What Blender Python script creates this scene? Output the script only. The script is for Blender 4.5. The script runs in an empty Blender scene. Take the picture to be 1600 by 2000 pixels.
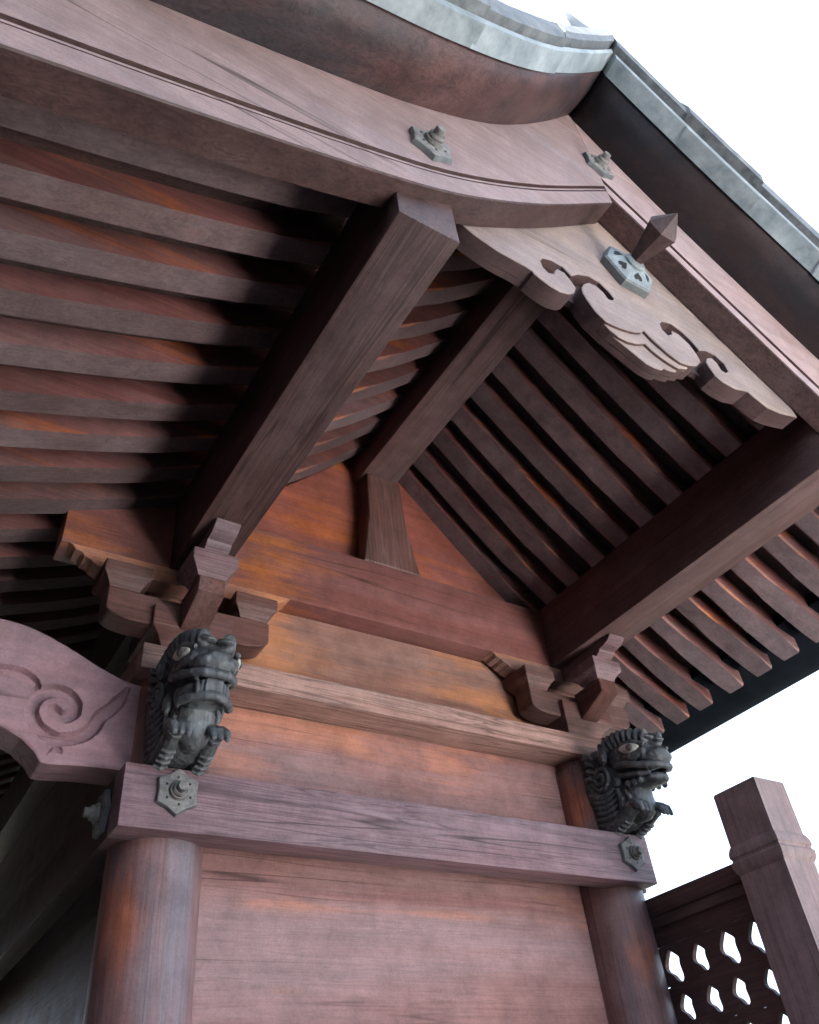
import bpy, bmesh, math, random
from mathutils import Vector, Matrix
R = math.radians
random.seed(7)
H = 2.42                       # height of the tie beam's underside above the ground
scn = bpy.context.scene

# ------------------------------------------------------------------ camera
CAMR = ((0.8440360864, -0.5281719519, -0.0929380119),      # image right / down / forward in world axes
        (0.2834622395, 0.5864901730, -0.7587347598),
        (0.4552496498, 0.6140551003, 0.6447356746))
CAMC = Vector((-0.69359271, -2.09676805, -0.79419365 + H))
FPX = 1603.66
cam_d = bpy.data.cameras.new('camera')
cam = bpy.data.objects.new('camera', cam_d)
scn.collection.objects.link(cam)
rt, dn, fw = (Vector(v) for v in CAMR)
M = Matrix((rt, -dn, -fw)).transposed().to_4x4()
M.translation = CAMC
cam.matrix_world = M
cam_d.sensor_fit = 'VERTICAL'
cam_d.sensor_height = 36.0
cam_d.lens = 36.0 * FPX / 2000.0
cam_d.clip_start = 0.02
cam_d.clip_end = 3000.0
scn.camera = cam

# ------------------------------------------------------------------ sky, sun, exposure
SUN_EL, SUN_AZ = R(38), R(172)          # azimuth measured from +x towards +y
w = bpy.data.worlds.new('World'); scn.world = w; w.use_nodes = True
nt = w.node_tree; nt.nodes.clear()
sky = nt.nodes.new('ShaderNodeTexSky'); sky.sky_type = 'NISHITA'; sky.sun_disc = False
sky.sun_elevation = SUN_EL; sky.sun_rotation = R(90) - SUN_AZ
sky.air_density = 1.0; sky.dust_density = 4.0; sky.ozone_density = 1.0
cl = nt.nodes.new('ShaderNodeMix'); cl.data_type = 'RGBA'; cl.inputs[0].default_value = 0.9
cl.inputs[7].default_value = (1.15, 1.4, 1.8, 1)        # thin white cloud over the whole sky
bg = nt.nodes.new('ShaderNodeBackground'); bg.inputs[1].default_value = 0.05
wo = nt.nodes.new('ShaderNodeOutputWorld')
nt.links.new(sky.outputs[0], cl.inputs[6]); nt.links.new(cl.outputs[2], bg.inputs[0]); nt.links.new(bg.outputs[0], wo.inputs[0])
sd = bpy.data.lights.new('sun', 'SUN'); sd.energy = 5.0; sd.angle = R(1.0); sd.color = (1.0, 0.965, 0.93)
sun = bpy.data.objects.new('sun', sd); scn.collection.objects.link(sun)
sv = Vector((math.cos(SUN_EL) * math.cos(SUN_AZ), math.cos(SUN_EL) * math.sin(SUN_AZ), math.sin(SUN_EL)))
sun.rotation_euler = sv.to_track_quat('Z', 'Y').to_euler(); sun.location = sv * 30
vs = scn.view_settings
vs.view_transform = 'Standard'; vs.look = 'None'; vs.gamma = 1.0; vs.exposure = 4.8; vs.use_curve_mapping = False
scn.render.engine = 'CYCLES'
scn.cycles.max_bounces = 8; scn.cycles.diffuse_bounces = 5
scn.cycles.use_denoising = True

def U(u, v, x=None, y=None, z=None):
    """photo pixel -> point on a known plane of the building (z measured from the tie beam)"""
    d = rt * ((u - 800) / FPX) + dn * ((v - 1000) / FPX) + fw
    c = Vector((CAMC.x, CAMC.y, CAMC.z - H))
    t = (y - c.y) / d.y if y is not None else ((x - c.x) / d.x if x is not None else (z - c.z) / d.z)
    return c + d * t

# ------------------------------------------------------------------ materials
def N(nt, t, **k):
    n = nt.nodes.new(t)
    for a, b in k.items(): setattr(n, a, b)
    return n
def mixc(nt, fac, a, b, mode='MIX'):
    m = N(nt, 'ShaderNodeMix', data_type='RGBA', blend_type=mode)
    for s, v in ((0, fac), (6, a), (7, b)):
        if isinstance(v, (int, float)): m.inputs[s].default_value = v
        elif isinstance(v, tuple): m.inputs[s].default_value = v + (1,) if len(v) == 3 else v
        else: nt.links.new(v, m.inputs[s])
    return m.outputs[2]
def ramp(nt, fac, *stops):
    r = N(nt, 'ShaderNodeValToRGB')
    e = r.color_ramp.elements
    while len(e) < len(stops): e.new(0.5)
    for i, (p, c) in enumerate(stops):
        e[i].position = p
        e[i].color = (c, c, c, 1) if isinstance(c, (int, float)) else c + (1,)
    nt.links.new(fac, r.inputs[0])
    return r.outputs[0]
def base(name):
    m = bpy.data.materials.new(name); m.use_nodes = True
    nt = m.node_tree
    b = next(n for n in nt.nodes if n.type == 'BSDF_PRINCIPLED')
    tc = N(nt, 'ShaderNodeTexCoord'); oi = N(nt, 'ShaderNodeObjectInfo')
    mu = N(nt, 'ShaderNodeVectorMath', operation='SCALE'); nt.links.new(tc.outputs['Object'], mu.inputs[0]); mu.inputs['Scale'].default_value = 1
    cx = N(nt, 'ShaderNodeCombineXYZ')
    k = N(nt, 'ShaderNodeMath', operation='MULTIPLY'); nt.links.new(oi.outputs['Random'], k.inputs[0]); k.inputs[1].default_value = 37.0
    for i in range(3): nt.links.new(k.outputs[0], cx.inputs[i])
    ad = N(nt, 'ShaderNodeVectorMath', operation='ADD'); nt.links.new(mu.outputs[0], ad.inputs[0]); nt.links.new(cx.outputs[0], ad.inputs[1])
    return m, nt, b, ad.outputs[0], oi.outputs['Random']
def noise(nt, vec, scale, detail=4, rough=0.55, sc=(1, 1, 1), dist=0.0):
    mp = N(nt, 'ShaderNodeMapping'); mp.inputs['Scale'].default_value = sc
    nt.links.new(vec, mp.inputs[0])
    n = N(nt, 'ShaderNodeTexNoise'); n.inputs['Scale'].default_value = scale; n.inputs['Detail'].default_value = detail
    n.inputs['Roughness'].default_value = rough; n.inputs['Distortion'].default_value = dist
    nt.links.new(mp.outputs[0], n.inputs['Vector'])
    return n.outputs[0]
def wood(name, dark, light, axis='x', orange=0.35, grey=0.3, greycol=(0.23, 0.185, 0.19), rough=0.5, grain=0.5, bump=0.25, orcol=(0.40, 0.115, 0.03), lines=0.35, spots=()):
    """spots: (x, y, z, radius, weight) of worn orange areas, in building coordinates"""
    m, nt, b, v, rnd = base(name)
    i = 'xyz'.index(axis)
    s = [1.0, 1.0, 1.0]; s[i] = 0.035
    st = [1.0, 1.0, 1.0]; st[i] = 0.13
    fine = noise(nt, v, 95, 6, 0.65, s, 0.5)
    ring = noise(nt, v, 26, 3, 0.5, s, 1.2)
    wide = noise(nt, v, 11, 5, 0.6, s, 0.8)
    patch = noise(nt, v, 6.5, 10, 0.68, st, 0.5)
    weather = noise(nt, v, 3.1, 8, 0.68, st, 0.4)
    blotch = noise(nt, v, 10, 9, 0.72)
    speck = noise(nt, v, 160, 3, 0.6)
    col = mixc(nt, ramp(nt, wide, (0.3, 0.0), (0.72, 1.0)), dark, light)
    col = mixc(nt, ramp(nt, weather, (0.44, 0.0), (0.60, grey)), col, greycol)
    pv = patch
    if spots:
        geo = N(nt, 'ShaderNodeNewGeometry')
        for (x, y, z, r, wgt) in spots:
            d = N(nt, 'ShaderNodeVectorMath', operation='DISTANCE'); nt.links.new(geo.outputs['Position'], d.inputs[0]); d.inputs[1].default_value = (x, y, z + H)
            mr = N(nt, 'ShaderNodeMapRange'); nt.links.new(d.outputs['Value'], mr.inputs[0])
            mr.inputs[1].default_value = 0.0; mr.inputs[2].default_value = r; mr.inputs[3].default_value = wgt; mr.inputs[4].default_value = 0.0
            ad = N(nt, 'ShaderNodeMath', operation='ADD'); nt.links.new(pv, ad.inputs[0]); nt.links.new(mr.outputs[0], ad.inputs[1]); pv = ad.outputs[0]
    t0 = 0.64 - 0.11 * orange
    col = mixc(nt, ramp(nt, pv, (t0, 0.0), (t0 + 0.12, min(1.0, orange * 1.1))), col, orcol)
    # pale dark-edged growth lines along the timber
    rl_ = ramp(nt, ring, (0.0, 1.0), (0.40, 1.0), (0.445, 1 - lines), (0.47, 1.0), (0.52, 1.0), (0.56, 1 - 0.8 * lines), (0.58, 1.0), (0.63, 1 - 0.6 * lines), (0.65, 1.0))
    col = mixc(nt, 1.0, col, rl_, 'MULTIPLY')
    col = mixc(nt, 1.0, col, ramp(nt, fine, (0.28, 1.0 - 0.75 * grain), (0.58, 1.0)), 'MULTIPLY')
    col = mixc(nt, 0.75, col, ramp(nt, blotch, (0.34, 0.55), (0.62, 1.0)), 'MULTIPLY')
    col = mixc(nt, 0.18, col, ramp(nt, speck, (0.35, 0.55), (0.6, 1.0)), 'MULTIPLY')
    sc_ = [1.0, 1.0, 1.0]; sc_[i] = 0.025                                     # sparse drying checks along the grain
    ck = noise(nt, v, 13, 2, 0.5, sc_, 0.15); cm = noise(nt, v, 5, 3, 0.5, st)
    cr = ramp(nt, ck, (0.0, 0.0), (0.485, 0.0), (0.497, 1.0), (0.509, 0.0))
    cf_ = N(nt, 'ShaderNodeMath', operation='MULTIPLY'); nt.links.new(cr, cf_.inputs[0]); nt.links.new(ramp(nt, cm, (0.50, 0.0), (0.60, 0.8)), cf_.inputs[1])
    if not any(k in name for k in ('rafter', 'soffit', 'dark_wood_x')): col = mixc(nt, cf_.outputs[0], col, (0.02, 0.012, 0.010))
    tone = N(nt, 'ShaderNodeHueSaturation')
    mr = N(nt, 'ShaderNodeMapRange'); nt.links.new(rnd, mr.inputs[0]); mr.inputs[3].default_value = 0.95; mr.inputs[4].default_value = 1.35
    nt.links.new(mr.outputs[0], tone.inputs['Value']); nt.links.new(col, tone.inputs['Color'])
    nt.links.new(tone.outputs[0], b.inputs['Base Color']); b.inputs['Specular IOR Level'].default_value = 0.28
    rr = ramp(nt, blotch, (0.3, rough - 0.1), (0.75, rough + 0.16)); nt.links.new(rr, b.inputs['Roughness'])
    bp = N(nt, 'ShaderNodeBump'); bp.inputs['Strength'].default_value = bump; bp.inputs['Distance'].default_value = 0.004
    nt.links.new(fine, bp.inputs['Height'])
    bp2 = N(nt, 'ShaderNodeBump'); bp2.inputs['Strength'].default_value = bump * 0.8; bp2.inputs['Distance'].default_value = 0.006
    nt.links.new(blotch, bp2.inputs['Height']); nt.links.new(bp.outputs[0], bp2.inputs['Normal']); nt.links.new(bp2.outputs[0], b.inputs['Normal'])
    return m
MAT = {}
RD, RL = (0.105, 0.045, 0.038), (0.20, 0.088, 0.070)
for a in 'xyz':
    MAT['red_' + a] = wood('red_wood_' + a, RD, RL, a)
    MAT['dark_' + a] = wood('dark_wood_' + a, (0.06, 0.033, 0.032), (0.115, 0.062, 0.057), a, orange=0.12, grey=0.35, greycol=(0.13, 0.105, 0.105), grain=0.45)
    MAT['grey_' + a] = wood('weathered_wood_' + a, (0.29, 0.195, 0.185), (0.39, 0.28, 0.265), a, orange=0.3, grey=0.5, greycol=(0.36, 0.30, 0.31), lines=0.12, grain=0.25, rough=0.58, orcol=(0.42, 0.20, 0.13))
OR = (0.50, 0.165, 0.045)
MAT['panel_x'] = wood('wall_board', (0.22, 0.105, 0.095), (0.33, 0.175, 0.16), 'x', orange=0.6, grey=0.6, greycol=(0.29, 0.205, 0.205), grain=0.25, rough=0.55, lines=0.15, orcol=(0.46, 0.19, 0.11), spots=[(0.22, 0.18, 0.45, 0.35, 0.20), (0.62, 0.18, 0.47, 0.28, 0.17), (1.05, 0.18, 0.47, 0.30, 0.15), (0.40, 0.18, -0.05, 0.28, 0.14), (1.0, 0.18, -0.06, 0.3, 0.10)])
MAT['frieze_x'] = wood('frieze_board', (0.25, 0.12, 0.09), (0.38, 0.195, 0.15), 'x', orange=0.75, grey=0.5, greycol=(0.26, 0.185, 0.17), grain=0.22, rough=0.55, lines=0.12, orcol=(0.50, 0.215, 0.10), spots=[(0.30, 0.18, 0.74, 0.30, 0.13), (1.22, 0.18, 0.66, 0.42, 0.14), (0.33, 0.09, 0.85, 0.15, 0.3)])
MAT['beam_x'] = wood('gable_beam', (0.20, 0.075, 0.065), (0.30, 0.12, 0.105), 'x', orange=0.75, grey=0.4, greycol=(0.24, 0.14, 0.145), grain=0.25, rough=0.45, lines=0.12, orcol=OR, spots=[(0.25, 0.09, 0.97, 0.42, 0.24), (-0.35, 0.09, 0.98, 0.3, 0.12)])
MAT['gable_x'] = wood('gable_board', (0.31, 0.095, 0.070), (0.44, 0.145, 0.105), 'x', orange=0.7, grey=0.3, greycol=(0.30, 0.15, 0.15), grain=0.25, rough=0.5, lines=0.12, orcol=(0.52, 0.15, 0.05), spots=[(0.50, 0.18, 1.40, 0.45, 0.16), (1.0, 0.18, 1.2, 0.2, 0.12)])
MAT['plate_x'] = wood('cap_plate', (0.33, 0.185, 0.15), (0.47, 0.295, 0.25), 'x', orange=0.25, grey=0.5, greycol=(0.37, 0.26, 0.24), grain=0.5, rough=0.6, bump=0.5, lines=0.5)
MAT['tie_x'] = wood('tie_beam', (0.19, 0.108, 0.118), (0.28, 0.175, 0.19), 'x', orange=0.2, grey=0.5, greycol=(0.23, 0.19, 0.215), grain=0.4, rough=0.5, bump=0.45, orcol=(0.45, 0.20, 0.13), lines=0.45)
MAT['rafter_x'] = wood('rafter_wood', (0.165, 0.06, 0.055), (0.27, 0.11, 0.10), 'x', orange=0.8, grey=0.6, greycol=(0.185, 0.135, 0.14), grain=0.3, rough=0.5, orcol=(0.46, 0.125, 0.035), lines=0.2)
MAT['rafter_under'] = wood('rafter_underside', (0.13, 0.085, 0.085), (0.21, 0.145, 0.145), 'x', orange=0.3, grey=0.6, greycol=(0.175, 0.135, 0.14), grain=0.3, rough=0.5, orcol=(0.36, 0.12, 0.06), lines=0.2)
MAT['rafter_edge'] = wood('rafter_orange_edge', (0.20, 0.085, 0.07), (0.32, 0.14, 0.11), 'x', orange=0.95, grey=0.2, greycol=(0.2, 0.15, 0.15), grain=0.2, orcol=(0.62, 0.20, 0.05), lines=0.0)  # stronger orange along the rafters' lower edges
MAT['pillar_z'] = wood('pillar_wood', (0.18, 0.09, 0.085), (0.26, 0.145, 0.135), 'z', orange=0.6, grey=0.85, greycol=(0.19, 0.175, 0.20), grain=0.3, rough=0.42, orcol=(0.50, 0.15, 0.07), lines=0.2, spots=[(-0.085, 0.07, -0.20, 0.20, 0.2), (1.57, 0.10, 0.28, 0.25, 0.22), (1.60, 0.07, -0.22, 0.13, 0.2)])
MAT['carve_x'] = wood('carved_beam', (0.30, 0.17, 0.19), (0.41, 0.25, 0.275), 'x', orange=0.3, grey=0.6, greycol=(0.24, 0.19, 0.22), grain=0.12, rough=0.55, bump=0.1, orcol=(0.46, 0.17, 0.09), lines=0.06)
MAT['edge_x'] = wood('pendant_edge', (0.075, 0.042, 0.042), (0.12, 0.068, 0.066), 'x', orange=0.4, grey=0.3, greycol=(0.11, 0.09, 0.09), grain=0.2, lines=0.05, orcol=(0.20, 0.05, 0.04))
MAT['post_z'] = wood('screen_post', (0.20, 0.135, 0.13), (0.29, 0.205, 0.195), 'z', orange=0.2, grey=0.5, greycol=(0.25, 0.205, 0.205), lines=0.15, grain=0.3, rough=0.58)
MAT['purlin_y'] = wood('purlin_wood', (0.095, 0.050, 0.047), (0.165, 0.088, 0.082), 'y', orange=0.2, grey=0.4, greycol=(0.15, 0.115, 0.115), grain=0.35, lines=0.2)
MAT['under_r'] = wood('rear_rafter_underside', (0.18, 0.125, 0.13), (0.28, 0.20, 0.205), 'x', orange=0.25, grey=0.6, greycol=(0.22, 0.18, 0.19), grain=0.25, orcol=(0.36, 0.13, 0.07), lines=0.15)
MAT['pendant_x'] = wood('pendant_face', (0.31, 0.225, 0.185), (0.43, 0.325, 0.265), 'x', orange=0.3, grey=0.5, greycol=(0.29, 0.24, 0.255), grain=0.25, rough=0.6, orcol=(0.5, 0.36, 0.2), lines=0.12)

def carved():
    m, nt, b, v, rnd = base('blackened_carved_wood')
    a = noise(nt, v, 16, 8, 0.7); c = noise(nt, v, 90, 5, 0.65)
    g = noise(nt, v, 60, 5, 0.65, (1, 1, 0.06), 0.6)                          # upright grain
    geo = N(nt, 'ShaderNodeNewGeometry')
    col = mixc(nt, ramp(nt, a, (0.35, 0.0), (0.7, 1.0)), (0.026, 0.029, 0.033), (0.088, 0.097, 0.106))
    tc = N(nt, 'ShaderNodeTexCoord')                                           # the breast is left paler and smooth
    mp = N(nt, 'ShaderNodeMapping'); mp.inputs['Location'].default_value = (0, 0.178, -0.085); nt.links.new(tc.outputs['Object'], mp.inputs[0])
    ln = N(nt, 'ShaderNodeVectorMath', operation='LENGTH'); nt.links.new(mp.outputs[0], ln.inputs[0])
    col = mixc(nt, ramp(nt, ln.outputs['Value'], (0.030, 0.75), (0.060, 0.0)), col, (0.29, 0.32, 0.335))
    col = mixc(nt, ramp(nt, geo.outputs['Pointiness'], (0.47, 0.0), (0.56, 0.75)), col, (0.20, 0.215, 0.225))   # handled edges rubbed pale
    col = mixc(nt, ramp(nt, geo.outputs['Pointiness'], (0.40, 0.85), (0.485, 0.0)), col, (0.007, 0.008, 0.010))  # near-black in the cuts
    col = mixc(nt, 0.8, col, ramp(nt, g, (0.35, 0.45), (0.6, 1.0)), 'MULTIPLY')
    nt.links.new(col, b.inputs['Base Color'])
    b.inputs['Roughness'].default_value = 0.48; b.inputs['Specular IOR Level'].default_value = 0.4
    vo = N(nt, 'ShaderNodeTexVoronoi'); vo.inputs['Scale'].default_value = 55; nt.links.new(v, vo.inputs['Vector'])
    bp = N(nt, 'ShaderNodeBump'); bp.inputs['Strength'].default_value = 0.55; bp.inputs['Distance'].default_value = 0.006
    nt.links.new(vo.outputs['Distance'], bp.inputs['Height'])
    bp2 = N(nt, 'ShaderNodeBump'); bp2.inputs['Strength'].default_value = 0.35; bp2.inputs['Distance'].default_value = 0.003
    nt.links.new(g, bp2.inputs['Height']); nt.links.new(bp.outputs[0], bp2.inputs['Normal']); nt.links.new(bp2.outputs[0], b.inputs['Normal'])
    return m
MAT['carved'] = carved()
def plain(name, c1, c2, scale=12, rough=0.6, metal=0.0, bump=0.15, dist=0.003, spec=0.4):
    m, nt, b, v, rnd = base(name)
    a = noise(nt, v, scale, 7, 0.68)
    nt.links.new(mixc(nt, ramp(nt, a, (0.3, 0.0), (0.7, 1.0)), c1, c2), b.inputs['Base Color'])
    nt.links.new(ramp(nt, a, (0.3, rough - 0.1), (0.7, rough + 0.12)), b.inputs['Roughness'])
    b.inputs['Metallic'].default_value = metal; b.inputs['Specular IOR Level'].default_value = spec
    bp = N(nt, 'ShaderNodeBump'); bp.inputs['Strength'].default_value = bump; bp.inputs['Distance'].default_value = dist
    nt.links.new(a, bp.inputs['Height']); nt.links.new(bp.outputs[0], b.inputs['Normal'])
    return m
MAT['eye'] = plain('eye_white', (0.32, 0.32, 0.28), (0.62, 0.62, 0.55), 70, 0.6)
MAT['pupil'] = plain('pupil', (0.07, 0.07, 0.07), (0.17, 0.17, 0.17), 40, 0.4)
MAT['cover'] = plain('nail_cover_metal', (0.085, 0.085, 0.085), (0.26, 0.245, 0.225), 55, 0.6, 0.0, 0.6, 0.006)
MAT['cover_dark'] = plain('nail_cover_side', (0.085, 0.095, 0.10), (0.17, 0.19, 0.20), 30, 0.5, 0.0, 0.3)
MAT['hexgreen'] = plain('hex_cover', (0.12, 0.145, 0.155), (0.32, 0.37, 0.385), 30, 0.5, 0.0, 0.5, 0.006)
MAT['hole'] = plain('hole_shade', (0.01, 0.01, 0.01), (0.03, 0.03, 0.03), 20, 0.8)  # near-black paints the shade inside small holes
MAT['eave'] = plain('tarred_eave', (0.005, 0.007, 0.010), (0.014, 0.019, 0.026), 7, 0.8, 0.0, 0.2, spec=0.06)
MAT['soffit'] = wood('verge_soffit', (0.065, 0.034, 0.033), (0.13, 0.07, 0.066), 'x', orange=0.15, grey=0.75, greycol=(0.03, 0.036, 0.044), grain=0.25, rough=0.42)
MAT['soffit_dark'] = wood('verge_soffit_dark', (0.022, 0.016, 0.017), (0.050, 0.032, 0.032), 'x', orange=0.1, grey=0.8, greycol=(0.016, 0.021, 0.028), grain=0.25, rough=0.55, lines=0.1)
MAT['copper'] = plain('weathered_copper', (0.13, 0.165, 0.18), (0.36, 0.41, 0.43), 10, 0.5, 0.0, 0.5, 0.008)
MAT['copper_dark'] = plain('dull_copper', (0.05, 0.056, 0.06), (0.20, 0.215, 0.22), 16, 0.55, 0.0, 0.7, 0.008)
MAT['stone'] = plain('granite', (0.30, 0.29, 0.27), (0.45, 0.44, 0.41), 60, 0.8)
def gravel():
    m, nt, b, v, rnd = base('pale_gravel')
    tc = N(nt, 'ShaderNodeTexCoord')
    vo = N(nt, 'ShaderNodeTexVoronoi'); vo.inputs['Scale'].default_value = 45
    nt.links.new(tc.outputs['Object'], vo.inputs['Vector'])
    big = noise(nt, tc.outputs['Object'], 0.6, 6, 0.6)
    col = mixc(nt, vo.outputs['Color'], (0.64, 0.635, 0.64), (0.82, 0.815, 0.825))
    col = mixc(nt, 0.5, col, ramp(nt, big, (0.3, 0.75), (0.7, 1.0)), 'MULTIPLY')
    nt.links.new(col, b.inputs['Base Color']); b.inputs['Roughness'].default_value = 0.9
    bp = N(nt, 'ShaderNodeBump'); bp.inputs['Strength'].default_value = 0.6; bp.inputs['Distance'].default_value = 0.01
    nt.links.new(vo.outputs['Distance'], bp.inputs['Height']); nt.links.new(bp.outputs[0], b.inputs['Normal'])
    return m
MAT['gravel'] = gravel()
MAT['earth'] = plain('dark_earth', (0.012, 0.014, 0.009), (0.030, 0.028, 0.02), 3, 0.9)

# ------------------------------------------------------------------ mesh helpers (z measured from the tie beam, H added on linking)
def world_loc(o):
    l = Vector(o.location)
    while o.parent: o = o.parent; l += Vector(o.location)
    return l
def obj(name, bm, mats, parent=None, smooth=40, label=None, kind=None, lift=True, origin=None):
    me = bpy.data.meshes.new(name)
    bmesh.ops.recalc_face_normals(bm, faces=bm.faces)
    bm.to_mesh(me); bm.free()
    if lift: me.transform(Matrix.Translation((0, 0, H)))
    if origin is None:
        xs = [v.co for v in me.vertices]
        origin = Vector([(min(c[i] for c in xs) + max(c[i] for c in xs)) / 2 for i in range(3)])
    me.transform(Matrix.Translation(-origin))
    for m in (mats if isinstance(mats, (list, tuple)) else [mats]): me.materials.append(MAT[m])
    if smooth:
        me.polygons.foreach_set('use_smooth', [True] * len(me.polygons))
        me.set_sharp_from_angle(angle=R(smooth))
    o = bpy.data.objects.new(name, me); scn.collection.objects.link(o)
    o.location = origin - (world_loc(parent) if parent else Vector())
    if parent: o.parent = parent
    if label: o['label'] = label
    if kind: o['kind'] = kind
    return o
def thing(name, loc, label, cat):
    o = bpy.data.objects.new(name, None); scn.collection.objects.link(o); o.location = loc
    o.empty_display_size = 0.3; o['label'] = label; o['category'] = cat
    return o
def ringf(bm, pts): return [bm.verts.new(p) for p in pts]
def loft(bm, rings, caps=True, mats=None):
    vr = [ringf(bm, r) for r in rings]
    n = len(vr[0])
    for a, b in zip(vr, vr[1:]):
        for i in range(n):
            f = bm.faces.new((a[i], a[(i + 1) % n], b[(i + 1) % n], b[i]))
            if mats: f.material_index = mats[i]
    if caps: bm.faces.new(vr[0][::-1]); bm.faces.new(vr[-1])
def box(bm, x0, x1, y0, y1, z0, z1, bev=0.004):
    t = bmesh.new()
    vs_ = [t.verts.new((x, y, z)) for x in (x0, x1) for y in (y0, y1) for z in (z0, z1)]
    for q in ((0, 1, 3, 2), (4, 6, 7, 5), (0, 4, 5, 1), (2, 3, 7, 6), (0, 2, 6, 4), (1, 5, 7, 3)): t.faces.new([vs_[i] for i in q])
    if bev:
        bmesh.ops.recalc_face_normals(t, faces=t.faces)
        bmesh.ops.bevel(t, geom=list(t.edges), offset=bev, segments=2, profile=0.6, affect='EDGES')
    merge(bm, t)
def merge(bm, t, mat=None, mi=None):
    if mat is not None: bmesh.ops.transform(t, matrix=mat, verts=t.verts)
    me = bpy.data.meshes.new('tmp'); t.to_mesh(me); t.free()
    n0 = len(bm.faces)
    bm.from_mesh(me); bpy.data.meshes.remove(me)
    if mi is not None:
        bm.faces.ensure_lookup_table()
        for f in bm.faces[n0:]: f.material_index = mi
def boxbm(*a, **k):
    bm = bmesh.new(); box(bm, *a, **k); return bm
def prism(bm, poly, y0, y1, bev=0.003, fmat=0, smat=0, axis='y'):
    """outline (a, z) extruded along y (axis 'y': a = x) or along x (axis 'x': a = y); y0 is the face that shows"""
    t = bmesh.new()
    P = (lambda a, z, d: (a, d, z)) if axis == 'y' else (lambda a, z, d: (d, a, z))
    A = [t.verts.new(P(a, z, y0)) for a, z in poly]; B = [t.verts.new(P(a, z, y1)) for a, z in poly]
    n = len(poly)
    f0 = t.faces.new(A); f1 = t.faces.new(B[::-1]); f0.material_index = fmat; f1.material_index = smat
    for i in range(n):
        f = t.faces.new((A[i], B[i], B[(i + 1) % n], A[(i + 1) % n])); f.material_index = smat
    bmesh.ops.recalc_face_normals(t, faces=t.faces)
    if bev:
        ed = [e for e in t.edges if e in f0.edges]
        bmesh.ops.bevel(t, geom=ed, offset=bev, segments=1, affect='EDGES')
    bmesh.ops.triangulate(t, faces=[f for f in t.faces if len(f.verts) > 4], ngon_method='EAR_CLIP')
    merge(bm, t)
def lathe(bm, prof, segs=32, mat=None, mi=None):
    """profile (r, h) spun about +h axis (z)"""
    t = bmesh.new(); rings = []
    for r, h in prof:
        rings.append([t.verts.new((r * math.cos(2 * math.pi * i / segs), r * math.sin(2 * math.pi * i / segs), h)) for i in range(segs)])
    for a, b in zip(rings, rings[1:]):
        for i in range(segs): t.faces.new((a[i], a[(i + 1) % segs], b[(i + 1) % segs], b[i]))
    t.faces.new(rings[0][::-1]); t.faces.new(rings[-1])
    merge(bm, t, mat, mi)
def interp(pts):
    """smooth monotone-ish curve through (x, z) points"""
    xs = [p[0] for p in pts]; zs = [p[1] for p in pts]; n = len(xs)
    d = [(zs[i + 1] - zs[i]) / (xs[i + 1] - xs[i]) for i in range(n - 1)]
    m = [d[0]] + [(d[i - 1] + d[i]) / 2 for i in range(1, n - 1)] + [d[-1]]
    def f(x):
        i = 0
        while i < n - 2 and x > xs[i + 1]: i += 1
        h = xs[i + 1] - xs[i]; t = (x - xs[i]) / h
        if t < 0: return zs[0] + m[0] * (x - xs[0])
        if t > 1: return zs[-1] + m[-1] * (x - xs[-1])
        return ((2*t**3 - 3*t*t + 1) * zs[i] + (t**3 - 2*t*t + t) * h * m[i] + (-2*t**3 + 3*t*t) * zs[i+1] + (t**3 - t*t) * h * m[i+1])
    return f
def lin(a, b, n): return [a + (b - a) * i / (n - 1) for i in range(n)]

# ------------------------------------------------------------------ roof curves
APEX = 0.795
YF, YB = -1.395, -1.312                  # front and back of the bargeboards
barge_lo_L = interp([(-2.35, 0.17), (-1.5, 0.43), (-1.0, 0.605), (-0.596, 0.754), (-0.196, 0.914), (0.077, 1.043), (0.375, 1.255), (0.795, 1.628)])
barge_lo_R = interp([(0.795, 1.685), (0.914, 1.580), (1.20, 1.320), (1.497, 1.053), (1.75, 0.845), (2.10, 0.61), (2.42, 0.44)])
barge_hi_L = interp([(-2.35, 0.58), (-1.5, 0.84), (-1.0, 1.015), (-0.6, 1.165), (-0.2, 1.335), (-0.01, 1.429), (0.307, 1.657), (0.558, 1.943), (0.795, 2.27)])
barge_hi_R = interp([(0.795, 2.225), (0.93, 2.061), (1.144, 1.827), (1.42, 1.571), (1.688, 1.337), (2.0, 1.10), (2.42, 0.86)])
raft_L = interp([(-2.30, 0.40), (-1.5, 0.655), (-1.0, 0.81), (-0.6, 0.945), (-0.3, 1.06), (-0.076, 1.165), (0.12, 1.285), (0.353, 1.453), (0.693, 1.77), (0.82, 1.89)])
raft_R = interp([(0.82, 1.89), (0.956, 1.76), (1.20, 1.505), (1.46, 1.25), (1.568, 1.166), (1.80, 0.95), (2.0, 0.815), (2.20, 0.70)])
YEND = 4.85                              # the far gable mirrors the near one
RH = 0.095

# ------------------------------------------------------------------ setting
bm = bmesh.new()
S = 900.0
for i in range(1): bm.faces.new(ringf(bm, [(-S, -S, 0), (S, -S, 0), (S, S, 0), (-S, S, 0)]))
obj('ground', bm, 'earth', kind='structure', lift=False, smooth=0)
bm = bmesh.new()
bm.faces.new(ringf(bm, [(2.2, -60.0, 0.004), (5.0, -60.0, 0.004), (4.6, -2.8, 0.004), (2.2, -2.8, 0.004)]))
obj('bounce_path', bm, 'gravel', kind='structure', lift=False, smooth=0)  # added pale strip, unseen, bounces sunlight up under the roof

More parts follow.
